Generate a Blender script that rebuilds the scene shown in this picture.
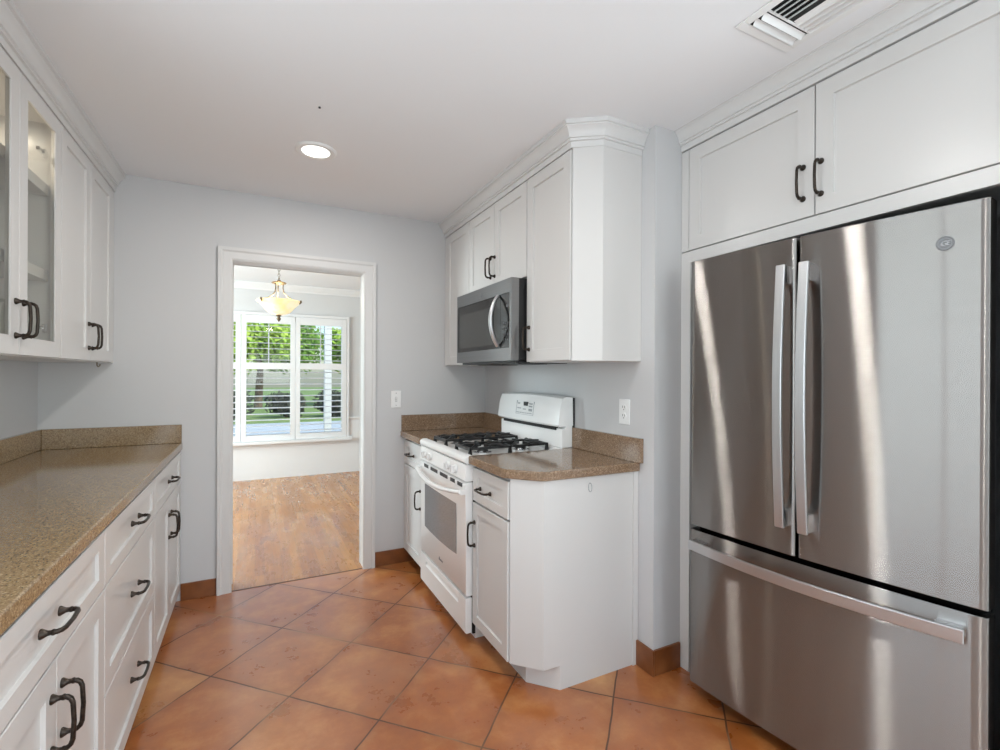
import bpy, bmesh, math, random
from mathutils import Vector, Matrix
for o in list(bpy.data.objects): bpy.data.objects.remove(o)
S = bpy.context.scene
COL = S.collection

# ------------------------------------------------------------------ camera
F_PX, YAW, PITCH, ROLL, HCAM = 479.73, .470857, -.000547, .004775, 1.33
fwd = Vector((math.sin(YAW)*math.cos(PITCH), math.cos(YAW)*math.cos(PITCH), math.sin(PITCH)))
rgt = Vector((math.cos(YAW), -math.sin(YAW), 0)); upv = rgt.cross(fwd)
c_, s_ = math.cos(ROLL), math.sin(ROLL)
R_ = c_*rgt + s_*upv; U_ = -s_*rgt + c_*upv
cd = bpy.data.cameras.new('camera'); cam = bpy.data.objects.new('camera', cd); COL.objects.link(cam)
cd.sensor_width = 36; cd.lens = 36*F_PX/1000; cd.clip_start = .02; cd.clip_end = 300
M = Matrix((( R_.x, U_.x, -fwd.x, 0), (R_.y, U_.y, -fwd.y, 0), (R_.z, U_.z, -fwd.z, HCAM), (0, 0, 0, 1)))
cam.matrix_world = M
S.camera = cam

# ------------------------------------------------------------------ sky, sun, area lights at added unseen windows, exposure
S.view_settings.view_transform = 'Standard'; S.view_settings.look = 'None'
S.view_settings.gamma = 1; S.view_settings.use_curve_mapping = False
S.view_settings.exposure = -0.05
W = bpy.data.worlds.new('sky'); S.world = W; W.use_nodes = True
nt = W.node_tree
sky = nt.nodes.new('ShaderNodeTexSky'); sky.sky_type = 'NISHITA'; sky.sun_disc = False
sky.sun_elevation = math.radians(48); sky.sun_rotation = math.radians(140); sky.air_density = 1.0; sky.dust_density = 1.5
nt.links.new(sky.outputs[0], nt.nodes['Background'].inputs[0]); nt.nodes['Background'].inputs[1].default_value = .30
sd = bpy.data.lights.new('sun', 'SUN'); sd.energy = 4.0; sd.angle = .02; sd.color = (1, .95, .86)
sun = bpy.data.objects.new('sun', sd); COL.objects.link(sun)
sun.rotation_euler = Vector((-.45, .5, -.75)).to_track_quat('-Z', 'Y').to_euler()

def area(name, loc, direction, sx, sy, power, color):
    d = bpy.data.lights.new(name, 'AREA'); d.shape = 'RECTANGLE'; d.size = sx; d.size_y = sy; d.energy = power; d.color = color
    o = bpy.data.objects.new(name, d); COL.objects.link(o); o.location = loc
    o.rotation_euler = Vector(direction).to_track_quat('-Z', 'Z').to_euler(); return o
DAY = (.86, .935, 1.0)
area('added_side_window_light', (-1.10, .55, 1.50), (1, 0, .7), 1.15, 1.1, 28, DAY)  # added light at an unseen window, for the bright zone on the refrigerator
area('added_rear_window_light', (.7, -2.50, 1.50), (0, 1, 1.1), 2.25, 1.3, 36, (.86, .935, 1.0))  # added fill at an unseen rear window, tilted up to brighten the ceiling
area('added_dining_window_light', (-2.28, 5.1, 1.45), (1, 0, 0), 1.7, 1.5, 185, DAY)  # added fill out of view, to brighten the dining room
area('added_garden_door_light', (2.55, -1.3, 1.15), (-1, .25, 1.0), 1.5, 1.9, 88, DAY)  # added fill out of view, lighting the left cabinets and the ceiling
CAN_POWER = 7

# ------------------------------------------------------------------ materials
def lin(c): return c/12.92 if c <= .04045 else ((c+.055)/1.055)**2.4
def rgb(r, g, b): return (lin(r/255), lin(g/255), lin(b/255), 1)
class MT:
    """small node helper"""
    def __init__(s, name, col=(200, 200, 200), rough=.5, metal=0, **kw):
        s.m = bpy.data.materials.new(name); s.m.use_nodes = True; s.t = s.m.node_tree; s.n = s.t.nodes
        s.p = s.n['Principled BSDF']
        s.p.inputs['Base Color'].default_value = rgb(*col); s.p.inputs['Roughness'].default_value = rough; s.p.inputs['Metallic'].default_value = metal
        for k, v in kw.items(): s.p.inputs[k.replace('_', ' ')].default_value = v
    def node(s, typ, ins=None, **props):
        q = s.n.new(typ)
        for k, v in props.items(): setattr(q, k, v)
        for k, v in (ins or {}).items():
            if hasattr(v, 'is_output') or isinstance(v, bpy.types.NodeSocket): s.t.links.new(v, q.inputs[k])
            else: q.inputs[k].default_value = v
        return q
    def link(s, a, key): s.t.links.new(a, s.p.inputs[key])
    def pos(s): return s.node('ShaderNodeNewGeometry').outputs['Position']
    def math(s, op, a, b=0.0, c=None):
        ins = {0: a, 1: b}
        if c is not None: ins[2] = c
        return s.node('ShaderNodeMath', ins, operation=op).outputs[0]
    def noise(s, vec, scale, detail=3, rough=.5): return s.node('ShaderNodeTexNoise', {'Vector': vec, 'Scale': scale, 'Detail': detail, 'Roughness': rough})
    def ramp(s, fac, stops):
        r = s.node('ShaderNodeValToRGB', {0: fac}); e = r.color_ramp.elements
        while len(e) < len(stops): e.new(.5)
        for i, (p, c) in enumerate(stops): e[i].position = p; e[i].color = rgb(*c) if len(c) == 3 else c
        return r
    def mix(s, fac, a, b, blend='MIX'):
        q = s.node('ShaderNodeMix', data_type='RGBA', blend_type=blend)
        for k, v in ((0, fac), (6, a), (7, b)):
            if isinstance(v, bpy.types.NodeSocket): s.t.links.new(v, q.inputs[k])
            else: q.inputs[k].default_value = v
        return q.outputs[2]
    def bump(s, h, strength, dist=.01):
        b = s.node('ShaderNodeBump', {'Height': h, 'Strength': strength, 'Distance': dist}); s.link(b.outputs[0], 'Normal')
    def scale(s, vec, x, y, z): return s.node('ShaderNodeVectorMath', {0: vec, 1: (x, y, z)}, operation='MULTIPLY').outputs[0]

def paint(name, col, rough, bump=.05, sc=220):
    a = MT(name, col, rough); n = a.noise(a.pos(), sc, 2)
    v = a.noise(a.pos(), 1.1, 2)
    d = a.mix(v.outputs[0], rgb(*[min(255, c+2) for c in col]), rgb(*[c-3 for c in col])); a.link(d, 'Base Color')
    a.bump(n.outputs[0], bump, .002); return a.m
m_wall = paint('wall_paint', (205, 205, 206), .6)
m_ceil = paint('ceiling_paint', (238, 239, 241), .75)
m_cab = paint('cabinet_paint', (212, 210, 208), .28, .02, 90)
m_trim = paint('trim_paint', (216, 215, 214), .32, .02, 90)
m_dwall = paint('dining_wall_paint', (216, 216, 216), .6)
m_wains = paint('wainscot_paint', (236, 236, 236), .45)
m_inside = paint('cabinet_interior', (232, 224, 210), .5)
m_enamel = paint('white_enamel', (246, 246, 245), .2, .01, 60)
m_plastic = MT('white_plastic', (236, 236, 235), .35).m
m_dark = MT('dark_gap', (16, 16, 17), .6).m
m_slot = MT('slot_grey', (70, 70, 72), .6).m
m_grey = MT('grey_print', (120, 122, 125), .5).m
m_black = MT('black_case', (26, 26, 27), .42).m
m_iron = MT('cast_iron', (20, 20, 21), .38).m
m_clear = MT('clear_plastic', (225, 228, 228), .15, Transmission_Weight=.6).m
def bronze():
    a = MT('oil_rubbed_bronze', (52, 46, 41), .36, .75)
    n = a.noise(a.pos(), 160, 3); a.link(a.ramp(n.outputs[0], [(.3, (40, 35, 32)), (.75, (74, 64, 56))]).outputs[0], 'Base Color'); return a.m
m_bronze = bronze()
def antique():
    a = MT('antique_brass', (140, 118, 84), .42, .8); n = a.noise(a.pos(), 90, 2)
    a.link(a.ramp(n.outputs[0], [(.3, (104, 90, 72)), (.8, (158, 144, 122))]).outputs[0], 'Base Color'); return a.m
m_brass = antique()
def steel(name, col, rough, aniso):
    """brushed metal, grain running sideways: reflections spread along the vertical"""
    a = MT(name, col, rough, 1); n, t = a.n, a.t; n.remove(a.p)
    tg = a.node('ShaderNodeCombineXYZ', {0: 0.0, 1: 0.0, 2: 1.0})
    g = n.new('ShaderNodeBsdfAnisotropic'); g.distribution = 'MULTI_GGX'; g.inputs['Roughness'].default_value = rough; g.inputs['Anisotropy'].default_value = -aniso
    t.links.new(tg.outputs[0], g.inputs['Tangent'])
    tc = a.node('ShaderNodeTexCoord').outputs['Object']; ns = a.noise(a.scale(tc, 1.5, 1.5, 220), 1, 2)
    r = a.ramp(ns.outputs[0], [(.25, tuple(max(0, c-3) for c in col)), (.75, tuple(min(255, c+3) for c in col))])
    t.links.new(r.outputs[0], g.inputs['Color']); t.links.new(g.outputs[0], n['Material Output'].inputs[0]); return a.m
m_steel = steel('brushed_steel', (156, 153, 150), .225, .885)
m_steel_bar = MT('satin_steel_bar', (204, 205, 207), .34, 1).m
m_steel_micro = steel('microwave_steel', (150, 151, 152), .36, .5)
m_chrome = MT('polished_steel', (215, 215, 216), .14, 1).m
m_glass_dark = MT('dark_oven_glass', (30, 30, 30), .10, 0, Specular_IOR_Level=.35).m
def ovenwin():
    a = MT('oven_window_glass', (118, 118, 120), .09); w = a.node('ShaderNodeTexCoord').outputs['Object']
    v = a.node('ShaderNodeTexVoronoi', {'Vector': w, 'Scale': 260.0})
    a.link(a.ramp(v.outputs['Distance'], [(.2, (112, 112, 114)), (.6, (142, 142, 145))]).outputs[0], 'Base Color'); return a.m
m_ovenwin = ovenwin()
def thin_glass(name, tint, ior=1.45):
    a = MT(name); n, t = a.n, a.t; n.remove(a.p)
    tr = n.new('ShaderNodeBsdfTransparent'); tr.inputs[0].default_value = rgb(*tint)
    gl = n.new('ShaderNodeBsdfGlossy'); gl.inputs['Roughness'].default_value = .02; gl.inputs[0].default_value = (1, 1, 1, 1)
    fr = n.new('ShaderNodeFresnel'); fr.inputs[0].default_value = ior
    ge = n.new('ShaderNodeNewGeometry'); k = n.new('ShaderNodeMath'); k.operation = 'SUBTRACT'; k.inputs[0].default_value = 1; t.links.new(ge.outputs['Backfacing'], k.inputs[1])
    k2 = n.new('ShaderNodeMath'); k2.operation = 'MULTIPLY'; t.links.new(fr.outputs[0], k2.inputs[0]); t.links.new(k.outputs[0], k2.inputs[1])   # reflect once, on the outer face
    mx = n.new('ShaderNodeMixShader'); t.links.new(k2.outputs[0], mx.inputs[0]); t.links.new(tr.outputs[0], mx.inputs[1]); t.links.new(gl.outputs[0], mx.inputs[2])
    t.links.new(mx.outputs[0], n['Material Output'].inputs[0]); return a.m
m_pane = thin_glass('window_glass', (244, 248, 246))
m_cabglass = thin_glass('cabinet_glass', (244, 244, 241))
def emis(name, col, st):
    a = MT(name, col, .4); a.p.inputs['Emission Color'].default_value = rgb(*col); a.p.inputs['Emission Strength'].default_value = st; return a.m
m_lens = emis('lamp_lens', (255, 252, 244), 3.0)
def alabaster():
    a = MT('alabaster_glass', (240, 226, 190), .3); n = a.noise(a.pos(), 9, 4)
    r = a.ramp(n.outputs[0], [(.3, (255, 226, 160)), (.7, (255, 248, 222))]); a.link(r.outputs[0], 'Base Color'); a.link(r.outputs[0], 'Emission Color')
    a.p.inputs['Emission Strength'].default_value = .62; return a.m
m_alab = alabaster()

def quartz(name, stops, base):
    a = MT(name, base, .11, Specular_IOR_Level=.65); P = a.pos()
    v = a.node('ShaderNodeTexVoronoi', {'Vector': P, 'Scale': 330.0}); n1 = a.noise(P, 110, 4, .7); n2 = a.noise(P, 5, 2)
    f = a.math('ADD', a.math('MULTIPLY', v.outputs['Color'], .55), a.math('MULTIPLY', n1.outputs[0], .45))
    c = a.ramp(f, stops).outputs[0]
    a.link(a.mix(a.math('MULTIPLY', n2.outputs[0], .22), c, rgb(*base)), 'Base Color'); return a.m
m_quartz = quartz('tan_quartz', [(.22, (84, 64, 42)), (.42, (130, 105, 74)), (.6, (150, 126, 93)), (.82, (192, 172, 138))], (136, 112, 80))
m_quartz2 = quartz('rosy_tan_quartz', [(.22, (80, 60, 45)), (.42, (126, 101, 78)), (.6, (148, 122, 98)), (.82, (194, 172, 148))], (130, 105, 82))

def terracotta():
    a = MT('terracotta_tile', (180, 110, 65), .3); P = a.pos()
    wob = a.noise(P, 6, 2); 
    off = a.node('ShaderNodeVectorMath', {0: wob.outputs['Color'], 1: (.5, .5, .5)}, operation='SUBTRACT').outputs[0]
    Pw = a.node('ShaderNodeVectorMath', {0: off, 1: (.012, .012, 0), 2: P}, operation='MULTIPLY_ADD').outputs[0]
    sp = a.node('ShaderNodeSeparateXYZ', {0: Pw})
    dx = a.math('SUBTRACT', sp.outputs[0], .128); dy = a.math('SUBTRACT', sp.outputs[1], 2.748)
    u = a.math('DIVIDE', a.math('ADD', dx, dy), .598); v = a.math('DIVIDE', a.math('SUBTRACT', dx, dy), .598)
    fu = a.math('FRACT', u); fv = a.math('FRACT', v); cu = a.math('FLOOR', u); cv = a.math('FLOOR', v)
    cell = a.node('ShaderNodeCombineXYZ', {0: cu, 1: cv, 2: 3.7}).outputs[0]
    wn = a.node('ShaderNodeTexWhiteNoise', {'Vector': cell}, noise_dimensions='3D')
    eu = a.math('MINIMUM', fu, a.math('SUBTRACT', 1.0, fu)); ev = a.math('MINIMUM', fv, a.math('SUBTRACT', 1.0, fv))
    e = a.math('MINIMUM', eu, ev)                                   # distance to the joint, in tiles
    grout = a.node('ShaderNodeMapRange', {0: e, 1: .006, 2: .010, 3: 1.0, 4: 0.0}).outputs[0]
    edge = a.node('ShaderNodeMapRange', {0: e, 1: .0, 2: .14, 3: 1.0, 4: 0.0}).outputs[0]
    P2 = a.node('ShaderNodeVectorMath', {0: cell, 1: (5.3, 7.1, 0), 2: P}, operation='MULTIPLY_ADD').outputs[0]
    cl = a.noise(P2, 5.5, 5, .62); cl2 = a.noise(P2, 2.2, 3); spot = a.noise(P2, 48, 3)
    base = a.ramp(wn.outputs[0], [(0, (152, 82, 34)), (.25, (168, 96, 44)), (.45, (182, 112, 60)), (.62, (162, 92, 52)), (.8, (178, 104, 52)), (1, (206, 154, 98))]).outputs[0]
    lightc = a.ramp(cl.outputs[0], [(.30, (136, 70, 28)), (.5, (172, 102, 50)), (.68, (206, 148, 92))]).outputs[0]
    c = a.mix(.58, base, lightc)
    c = a.mix(a.node('ShaderNodeMapRange', {0: cl2.outputs[0], 1: .5, 2: .75, 3: 0.0, 4: .45}).outputs[0], c, rgb(166, 116, 88))
    c = a.mix(a.math('MULTIPLY', edge, .3), c, rgb(120, 60, 28))
    c = a.mix(a.node('ShaderNodeMapRange', {0: spot.outputs[0], 1: .75, 2: .86, 3: 0.0, 4: .28}).outputs[0], c, rgb(122, 72, 38))
    gcol = a.ramp(a.noise(P, 2.2, 2).outputs[0], [(.50, (84, 50, 28)), (.70, (170, 128, 92))]).outputs[0]
    c = a.mix(grout, c, gcol); a.link(c, 'Base Color')
    r = a.node('ShaderNodeMapRange', {0: cl.outputs[0], 1: .3, 2: .7, 3: .24, 4: .40}).outputs[0]
    a.link(a.math('ADD', r, a.math('MULTIPLY', grout, .4)), 'Roughness')
    h = a.math('SUBTRACT', a.math('MULTIPLY', cl.outputs[0], .25), grout); a.bump(h, .22, .004); a.p.inputs['Coat Weight'].default_value = .65; a.p.inputs['Coat IOR'].default_value = 1.65; a.p.inputs['Coat Roughness'].default_value = .16; return a.m
m_tile = terracotta()
def basetile():
    a = MT('terracotta_base', (160, 100, 58), .32); n = a.noise(a.pos(), 9, 4)
    a.link(a.ramp(n.outputs[0], [(.3, (112, 62, 30)), (.7, (142, 88, 50))]).outputs[0], 'Base Color'); a.bump(n.outputs[0], .1); return a.m
m_base = basetile()
def oak():
    a = MT('oak_strip', (196, 148, 96), .25); P = a.pos(); sp = a.node('ShaderNodeSeparateXYZ', {0: P})
    row = a.math('FLOOR', a.math('DIVIDE', sp.outputs[0], .057))
    w1 = a.node('ShaderNodeTexWhiteNoise', {'W': row}, noise_dimensions='1D').outputs[0]
    yy = a.math('ADD', a.math('DIVIDE', sp.outputs[1], .9), a.math('MULTIPLY', w1, 7.0)); cell = a.math('FLOOR', yy)
    w2 = a.node('ShaderNodeTexWhiteNoise', {'Vector': a.node('ShaderNodeCombineXYZ', {0: row, 1: cell}).outputs[0]}, noise_dimensions='3D').outputs[0]
    fx = a.math('FRACT', a.math('DIVIDE', sp.outputs[0], .057)); fy = a.math('FRACT', yy)
    gap = a.math('MAXIMUM', a.math('LESS_THAN', fx, .03), a.math('LESS_THAN', fy, .004))
    gr = a.noise(a.scale(P, 40, 2.5, 1), 1.6, 4, .6)
    c = a.ramp(w2, [(0, (158, 98, 46)), (.5, (174, 114, 58)), (1, (194, 136, 74))]).outputs[0]
    c = a.mix(.35, c, a.ramp(gr.outputs[0], [(.3, (134, 82, 42)), (.7, (204, 150, 94))]).outputs[0])
    c = a.mix(a.math('MULTIPLY', gap, .55), c, rgb(96, 62, 36)); a.link(c, 'Base Color')
    sc = a.noise(a.scale(P, 7, 2.2, 1), 1.3, 5, .7)
    a.link(a.node('ShaderNodeMapRange', {0: sc.outputs[0], 1: .38, 2: .62, 3: .16, 4: .46}).outputs[0], 'Roughness')
    a.bump(a.math('SUBTRACT', a.math('MULTIPLY', sc.outputs[0], .3), gap), .05, .003); a.p.inputs['Coat Weight'].default_value = .4; a.p.inputs['Coat IOR'].default_value = 1.55; a.p.inputs['Coat Roughness'].default_value = .09; return a.m
m_oak = oak()
def nat(name, c1, c2, sc, rough=.8):
    a = MT(name, c1, rough); n = a.noise(a.pos(), sc, 4, .65); a.link(a.ramp(n.outputs[0], [(.3, c1), (.7, c2)]).outputs[0], 'Base Color'); return a.m
m_lawn = nat('lawn', (92, 122, 62), (140, 160, 96), 3); m_drive = nat('concrete', (168, 178, 190), (190, 198, 208), 1.2)
m_leaf1 = nat('leaf_bright', (110, 156, 50), (190, 214, 96), 1.4); m_leaf2 = nat('leaf_mid', (70, 116, 44), (140, 178, 76), 1.6)
m_hedge = nat('hedge_dark', (34, 42, 32), (74, 78, 66), 1.5); m_bark = nat('bark', (84, 70, 58), (120, 104, 88), 8)

# ------------------------------------------------------------------ mesh helpers
class MB:
    def __init__(s): s.bm = bmesh.new(); s.mi = 0; s.mats = []
    def use(s, m):
        if m not in s.mats: s.mats.append(m)
        s.mi = s.mats.index(m); return s
    def face(s, vs, smooth=False):
        try: f = s.bm.faces.new(vs)
        except ValueError: return
        f.material_index = s.mi; f.smooth = smooth; return f
    def v(s, *p): return s.bm.verts.new(p)
    def box(s, x0, x1, y0, y1, z0, z1):
        p = [s.v(x, y, z) for z in (z0, z1) for y in (y0, y1) for x in (x0, x1)]
        for q in ((0, 2, 3, 1), (4, 5, 7, 6), (0, 1, 5, 4), (2, 6, 7, 3), (0, 4, 6, 2), (1, 3, 7, 5)): s.face([p[i] for i in q])
        return s
    def prism(s, pts, z0, z1):
        """plan polygon extruded in z"""
        a = [s.v(x, y, z0) for x, y in pts]; b = [s.v(x, y, z1) for x, y in pts]; n = len(pts)
        s.face(a[::-1]); s.face(b)
        for i in range(n): s.face([a[i], a[(i+1) % n], b[(i+1) % n], b[i]])
        return s
    def prismx(s, pts, x0, x1):
        """(y,z) profile extruded in x"""
        a = [s.v(x0, y, z) for y, z in pts]; b = [s.v(x1, y, z) for y, z in pts]; n = len(pts)
        s.face(a[::-1]); s.face(b)
        for i in range(n): s.face([a[i], a[(i+1) % n], b[(i+1) % n], b[i]])
        return s
    def tube(s, path, r, n=10, caps=True, flat=1.0):
        P = [Vector(p) for p in path]; rs = r if isinstance(r, (list, tuple)) else [r]*len(P)
        rings = []; ref = None
        for i, p in enumerate(P):
            t = (P[min(i+1, len(P)-1)]-P[max(i-1, 0)]).normalized()
            if ref is None:
                ref = Vector((0, 0, 1)) if abs(t.z) < .9 else Vector((1, 0, 0))
            a = (ref-t*ref.dot(t)).normalized(); b = t.cross(a); ref = a
            rings.append([s.v(*(p+a*math.cos(2*math.pi*k/n)*rs[i]+b*math.sin(2*math.pi*k/n)*rs[i]*flat)) for k in range(n)])
        for A, B in zip(rings, rings[1:]):
            for k in range(n): s.face([A[k], A[(k+1) % n], B[(k+1) % n], B[k]], True)
        if caps: s.face(rings[0][::-1]); s.face(rings[-1])
        return s
    def lathe(s, prof, c=(0, 0, 0), axis=(0, 0, 1), n=24, closed=False):
        """prof: (radius, height along axis)"""
        ax = Vector(axis).normalized(); a = ax.orthogonal().normalized(); b = ax.cross(a); c = Vector(c); rings = []
        for r, h in prof:
            if r < 1e-6: rings.append([s.v(*(c+ax*h))])
            else: rings.append([s.v(*(c+ax*h+a*r*math.cos(2*math.pi*k/n)+b*r*math.sin(2*math.pi*k/n))) for k in range(n)])
        prs = list(zip(rings, rings[1:])) + ([(rings[-1], rings[0])] if closed else [])
        for A, B in prs:
            for k in range(n):
                k2 = (k+1) % n
                if len(A) == 1 and len(B) == 1: continue
                if len(A) == 1: s.face([A[0], B[k2], B[k]], True)
                elif len(B) == 1: s.face([A[k], A[k2], B[0]], True)
                else: s.face([A[k], A[k2], B[k2], B[k]], True)
        return s
    def build(s, name, mat=None, parent=None, bevel=0, seg=2, angle=35, loc=None):
        if mat is not None and not s.mats: s.mats = [mat]
        bmesh.ops.recalc_face_normals(s.bm, faces=s.bm.faces)
        me = bpy.data.meshes.new(name); s.bm.to_mesh(me); s.bm.free()
        for m in s.mats: me.materials.append(m)
        for p in me.polygons: p.use_smooth = True
        me.set_sharp_from_angle(angle=math.radians(angle))
        o = bpy.data.objects.new(name, me); COL.objects.link(o)
        if parent: o.parent = parent
        if loc: o.location = loc
        if bevel:
            b = o.modifiers.new('bevel', 'BEVEL'); b.width = bevel; b.segments = seg; b.limit_method = 'ANGLE'; b.angle_limit = math.radians(40)
            b.harden_normals = True
        return o
def tag(o, label, cat, group=None):
    o['label'] = label; o['category'] = cat
    if group: o['group'] = group
    return o
def thing(name, label, cat, loc, rz=0, group=None):
    o = bpy.data.objects.new(name, None); COL.objects.link(o); o.location = loc; o.rotation_euler = (0, 0, rz); o.empty_display_size = .1
    return tag(o, label, cat, group)
def struct(o): o['kind'] = 'structure'; return o
LEFT, RIGHT = math.pi/2, -math.pi/2

def sweep(name, path, prof, sign, mat):
    """moulding: profile (out, z) swept along a plan path with mitred corners"""
    mb = MB(); P = [Vector(p) for p in path]; nn = []
    for a, b in zip(P, P[1:]):
        d = (b-a).normalized(); nn.append(Vector((d.y, -d.x))*sign)
    rings = []
    for i, p in enumerate(P):
        if i == 0: m = nn[0]
        elif i == len(P)-1: m = nn[-1]
        else:
            m = (nn[i-1]+nn[i]).normalized(); m = m/m.dot(nn[i])
        rings.append([mb.v(p.x+m.x*o, p.y+m.y*o, z) for o, z in prof])
    k = len(prof)
    for A, B in zip(rings, rings[1:]):
        for j in range(k): mb.face([A[j], A[(j+1) % k], B[(j+1) % k], B[j]])
    mb.face(rings[0]); mb.face(rings[-1][::-1])
    return struct(mb.build(name, mat, angle=25))

# ------------------------------------------------------------------ the room
CEIL = 2.44; YB = 3.343; YB2 = 3.463; XL = -1.02; XR = 1.575; XA = 2.47; YC = 1.585; YR = -2.4; YD = 6.756
def wallbox(name, boxes, mat):
    mb = MB()
    for b in boxes: mb.box(*b)
    return struct(mb.build(name, mat))
wallbox('floor', [(XL-.15, XA+.15, -.25, YB+.012, -.06, 0)], m_tile)
wallbox('floor_rear_bounce', [(XL-.15, XA+.15, YR-.15, -.25, -.06, 0)], paint('pale_bounce_floor', (226, 226, 224), .4))  # pale unseen floor, added to bounce neutral light onto the ceiling
wallbox('ceiling', [(XL-.15, XA+.15, YR-.15, YB2, CEIL, CEIL+.12)], m_ceil)
# left wall with an opening for the added side window beside the camera
wy0, wy1, wz0, wz1 = -.05, 1.16, .98, 2.12
wallbox('wall_left', [(XL-.15, XL, YR, wy0, 0, CEIL), (XL-.15, XL, wy1, YB, 0, CEIL), (XL-.15, XL, wy0, wy1, 0, wz0), (XL-.15, XL, wy0, wy1, wz1, CEIL)], m_wall)
DX0, DX1, DZ = -.130, .660, 2.02
wallbox('wall_back', [(XL-.15, DX0-.015, YB, YB2, 0, CEIL), (DX1+.015, XR+.2, YB, YB2, 0, CEIL), (DX0-.015, DX1+.015, YB, YB2, DZ+.015, CEIL)], m_wall)
wallbox('wall_right', [(XR, XA+.15, YC, YB, 0, CEIL)], m_wall)
wallbox('wall_alcove', [(XA, XA+.15, YR, -2.1, 0, CEIL), (XA, XA+.15, -.5, YC, 0, CEIL), (XA, XA+.15, -2.1, -.5, 2.15, CEIL)], m_wall)
wallbox('wall_rear', [(XL-.15, -.45, YR-.15, YR, 0, CEIL), (1.85, XA+.15, YR-.15, YR, 0, CEIL), (-.45, 1.85, YR-.15, YR, 0, .82), (-.45, 1.85, YR-.15, YR, 2.18, CEIL)], m_wall)

def plain_window(name, axis, pos, a0, a1, z0, z1, bars):
    """a cased window in the plane axis=pos, spanning a0..a1"""
    mb = MB()
    def bx(p0, p1, q0, q1, r0, r1):
        mb.box(*((p0, p1, q0, q1) if axis == 'X' else (q0, q1, p0, p1)), r0, r1)
    t = .05
    bx(pos-.03, pos+.02, a0, a0+t, z0, z1); bx(pos-.03, pos+.02, a1-t, a1, z0, z1); bx(pos-.03, pos+.02, a0+t, a1-t, z0, z0+t); bx(pos-.03, pos+.02, a0+t, a1-t, z1-t, z1)
    for i in range(1, bars+1):
        q = a0+(a1-a0)*i/(bars+1); bx(pos-.02, pos+.01, q-.016, q+.016, z0+t, z1-t)
    zc = (z0+z1)/2; bx(pos-.018, pos+.008, a0+t, a1-t, zc-.016, zc+.016)
    f = struct(mb.build(name, m_trim))
    g = MB(); 
    if axis == 'X': g.box(pos-.012, pos-.008, a0+t, a1-t, z0+t, z1-t)
    else: g.box(a0+t, a1-t, pos-.012, pos-.008, z0+t, z1-t)
    g.build('window_pane', m_pane, f); return f
plain_window('added_window_2', 'X', XL-.04, wy0, wy1, wz0, wz1, 1)  # unseen window, added with its area light for the refrigerator reflection
plain_window('added_window_3', 'Y', YR-.04, -.45, 1.85, .82, 2.18, 3)  # unseen window, added to go with the rear fill light

plain_window('added_window_5', 'X', XA+.04, -2.1, -.5, .02, 2.15, 1)  # unseen glazed door, added to frame its fill light

# doorway lining and casing
mb = MB(); mb.box(DX0-.015, DX0, YB, YB2, 0, DZ); mb.box(DX1, DX1+.015, YB, YB2, 0, DZ); mb.box(DX0-.015, DX1+.015, YB, YB2, DZ, DZ+.015)
struct(mb.build('trim_1', m_trim))
def casing(name, y, sgn):
    mb = MB(); pr = [(0, .010), (.012, .016), (.05, .018), (.060, .024), (.078, .024), (.080, 0), (0, 0)]   # (out from the opening, thickness)
    path = [(DX0+.004, 0), (DX0+.004, DZ-.004), (DX1-.004, DZ-.004), (DX1-.004, 0)]
    nrm = [(-1, 0), (-1, 1), (1, 1), (1, 0)]; rings = []
    for (x, z), (nx, nz) in zip(path, nrm): rings.append([mb.v(x+nx*o, y-sgn*t, z+nz*o) for o, t in pr])
    for A, B in zip(rings, rings[1:]):
        for j in range(len(pr)): mb.face([A[j], A[(j+1) % len(pr)], B[(j+1) % len(pr)], B[j]])
    mb.face(rings[0]); mb.face(rings[-1]); return struct(mb.build(name, m_trim, angle=20))
casing('trim_2', YB, 1); casing('trim_3', YB2, -1)

q = MB(); q.box(DX0, DX1, YB+.001, YB+.013, -.001, .0015); struct(q.build('trim_9', MT('threshold_strip', (84, 54, 34), .5).m))

# terracotta base tiles
def bb(name, *b):
    m = MB(); m.box(*b); return struct(m.build(name, m_base, bevel=.003))
bb('baseboard_back', -.3865, DX0-.078, YB-.012, YB, 0, .10); bb('baseboard_back_range', DX1+.078, 1.03, YB-.012, YB, 0, .10)
bb('baseboard_right', XR-.012, XR, YC-.012, 1.684, 0, .113); bb('baseboard_alcove', XR+.001, 1.732, YC-.012, YC, 0, .113)

# ------------------------------------------------------------------ cabinet parts (local frame: x to the right, front at y=0, +y into the cabinet)
def shaker(name, x0, x1, z0, z1, parent, fr=.058, fz=None, hollow=False, mat=None):
    fz = fz or fr; mb = MB(); T = .02; d = .0085; s = .004
    def rect(ax0, ax1, az0, az1, y): return [mb.v(ax0, y, az0), mb.v(ax1, y, az0), mb.v(ax1, y, az1), mb.v(ax0, y, az1)]
    e = .0015
    B = rect(x0, x1, z0, z1, T); O = rect(x0, x1, z0, z1, e); O2 = rect(x0+e, x1-e, z0+e, z1-e, 0); I = rect(x0+fr, x1-fr, z0+fz, z1-fz, 0)
    def band(P, Q):
        for i in range(4): mb.face([P[i], P[(i+1) % 4], Q[(i+1) % 4], Q[i]])
    band(B, O); band(O, O2); band(O2, I)
    if hollow:
        I2 = rect(x0+fr, x1-fr, z0+fz, z1-fz, .004); band(I, I2); I = I2; J = rect(x0+fr-.016, x1-fr+.016, z0+fz-.016, z1-fz+.016, T); band(I, J); band(J, B)
    else:
        J = rect(x0+fr+s*.4, x1-fr-s*.4, z0+fz+s*.4, z1-fz-s*.4, d); band(I, J); mb.face(J); mb.face(B)
    o = mb.build(name, mat or m_cab, parent, angle=20); return o
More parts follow.
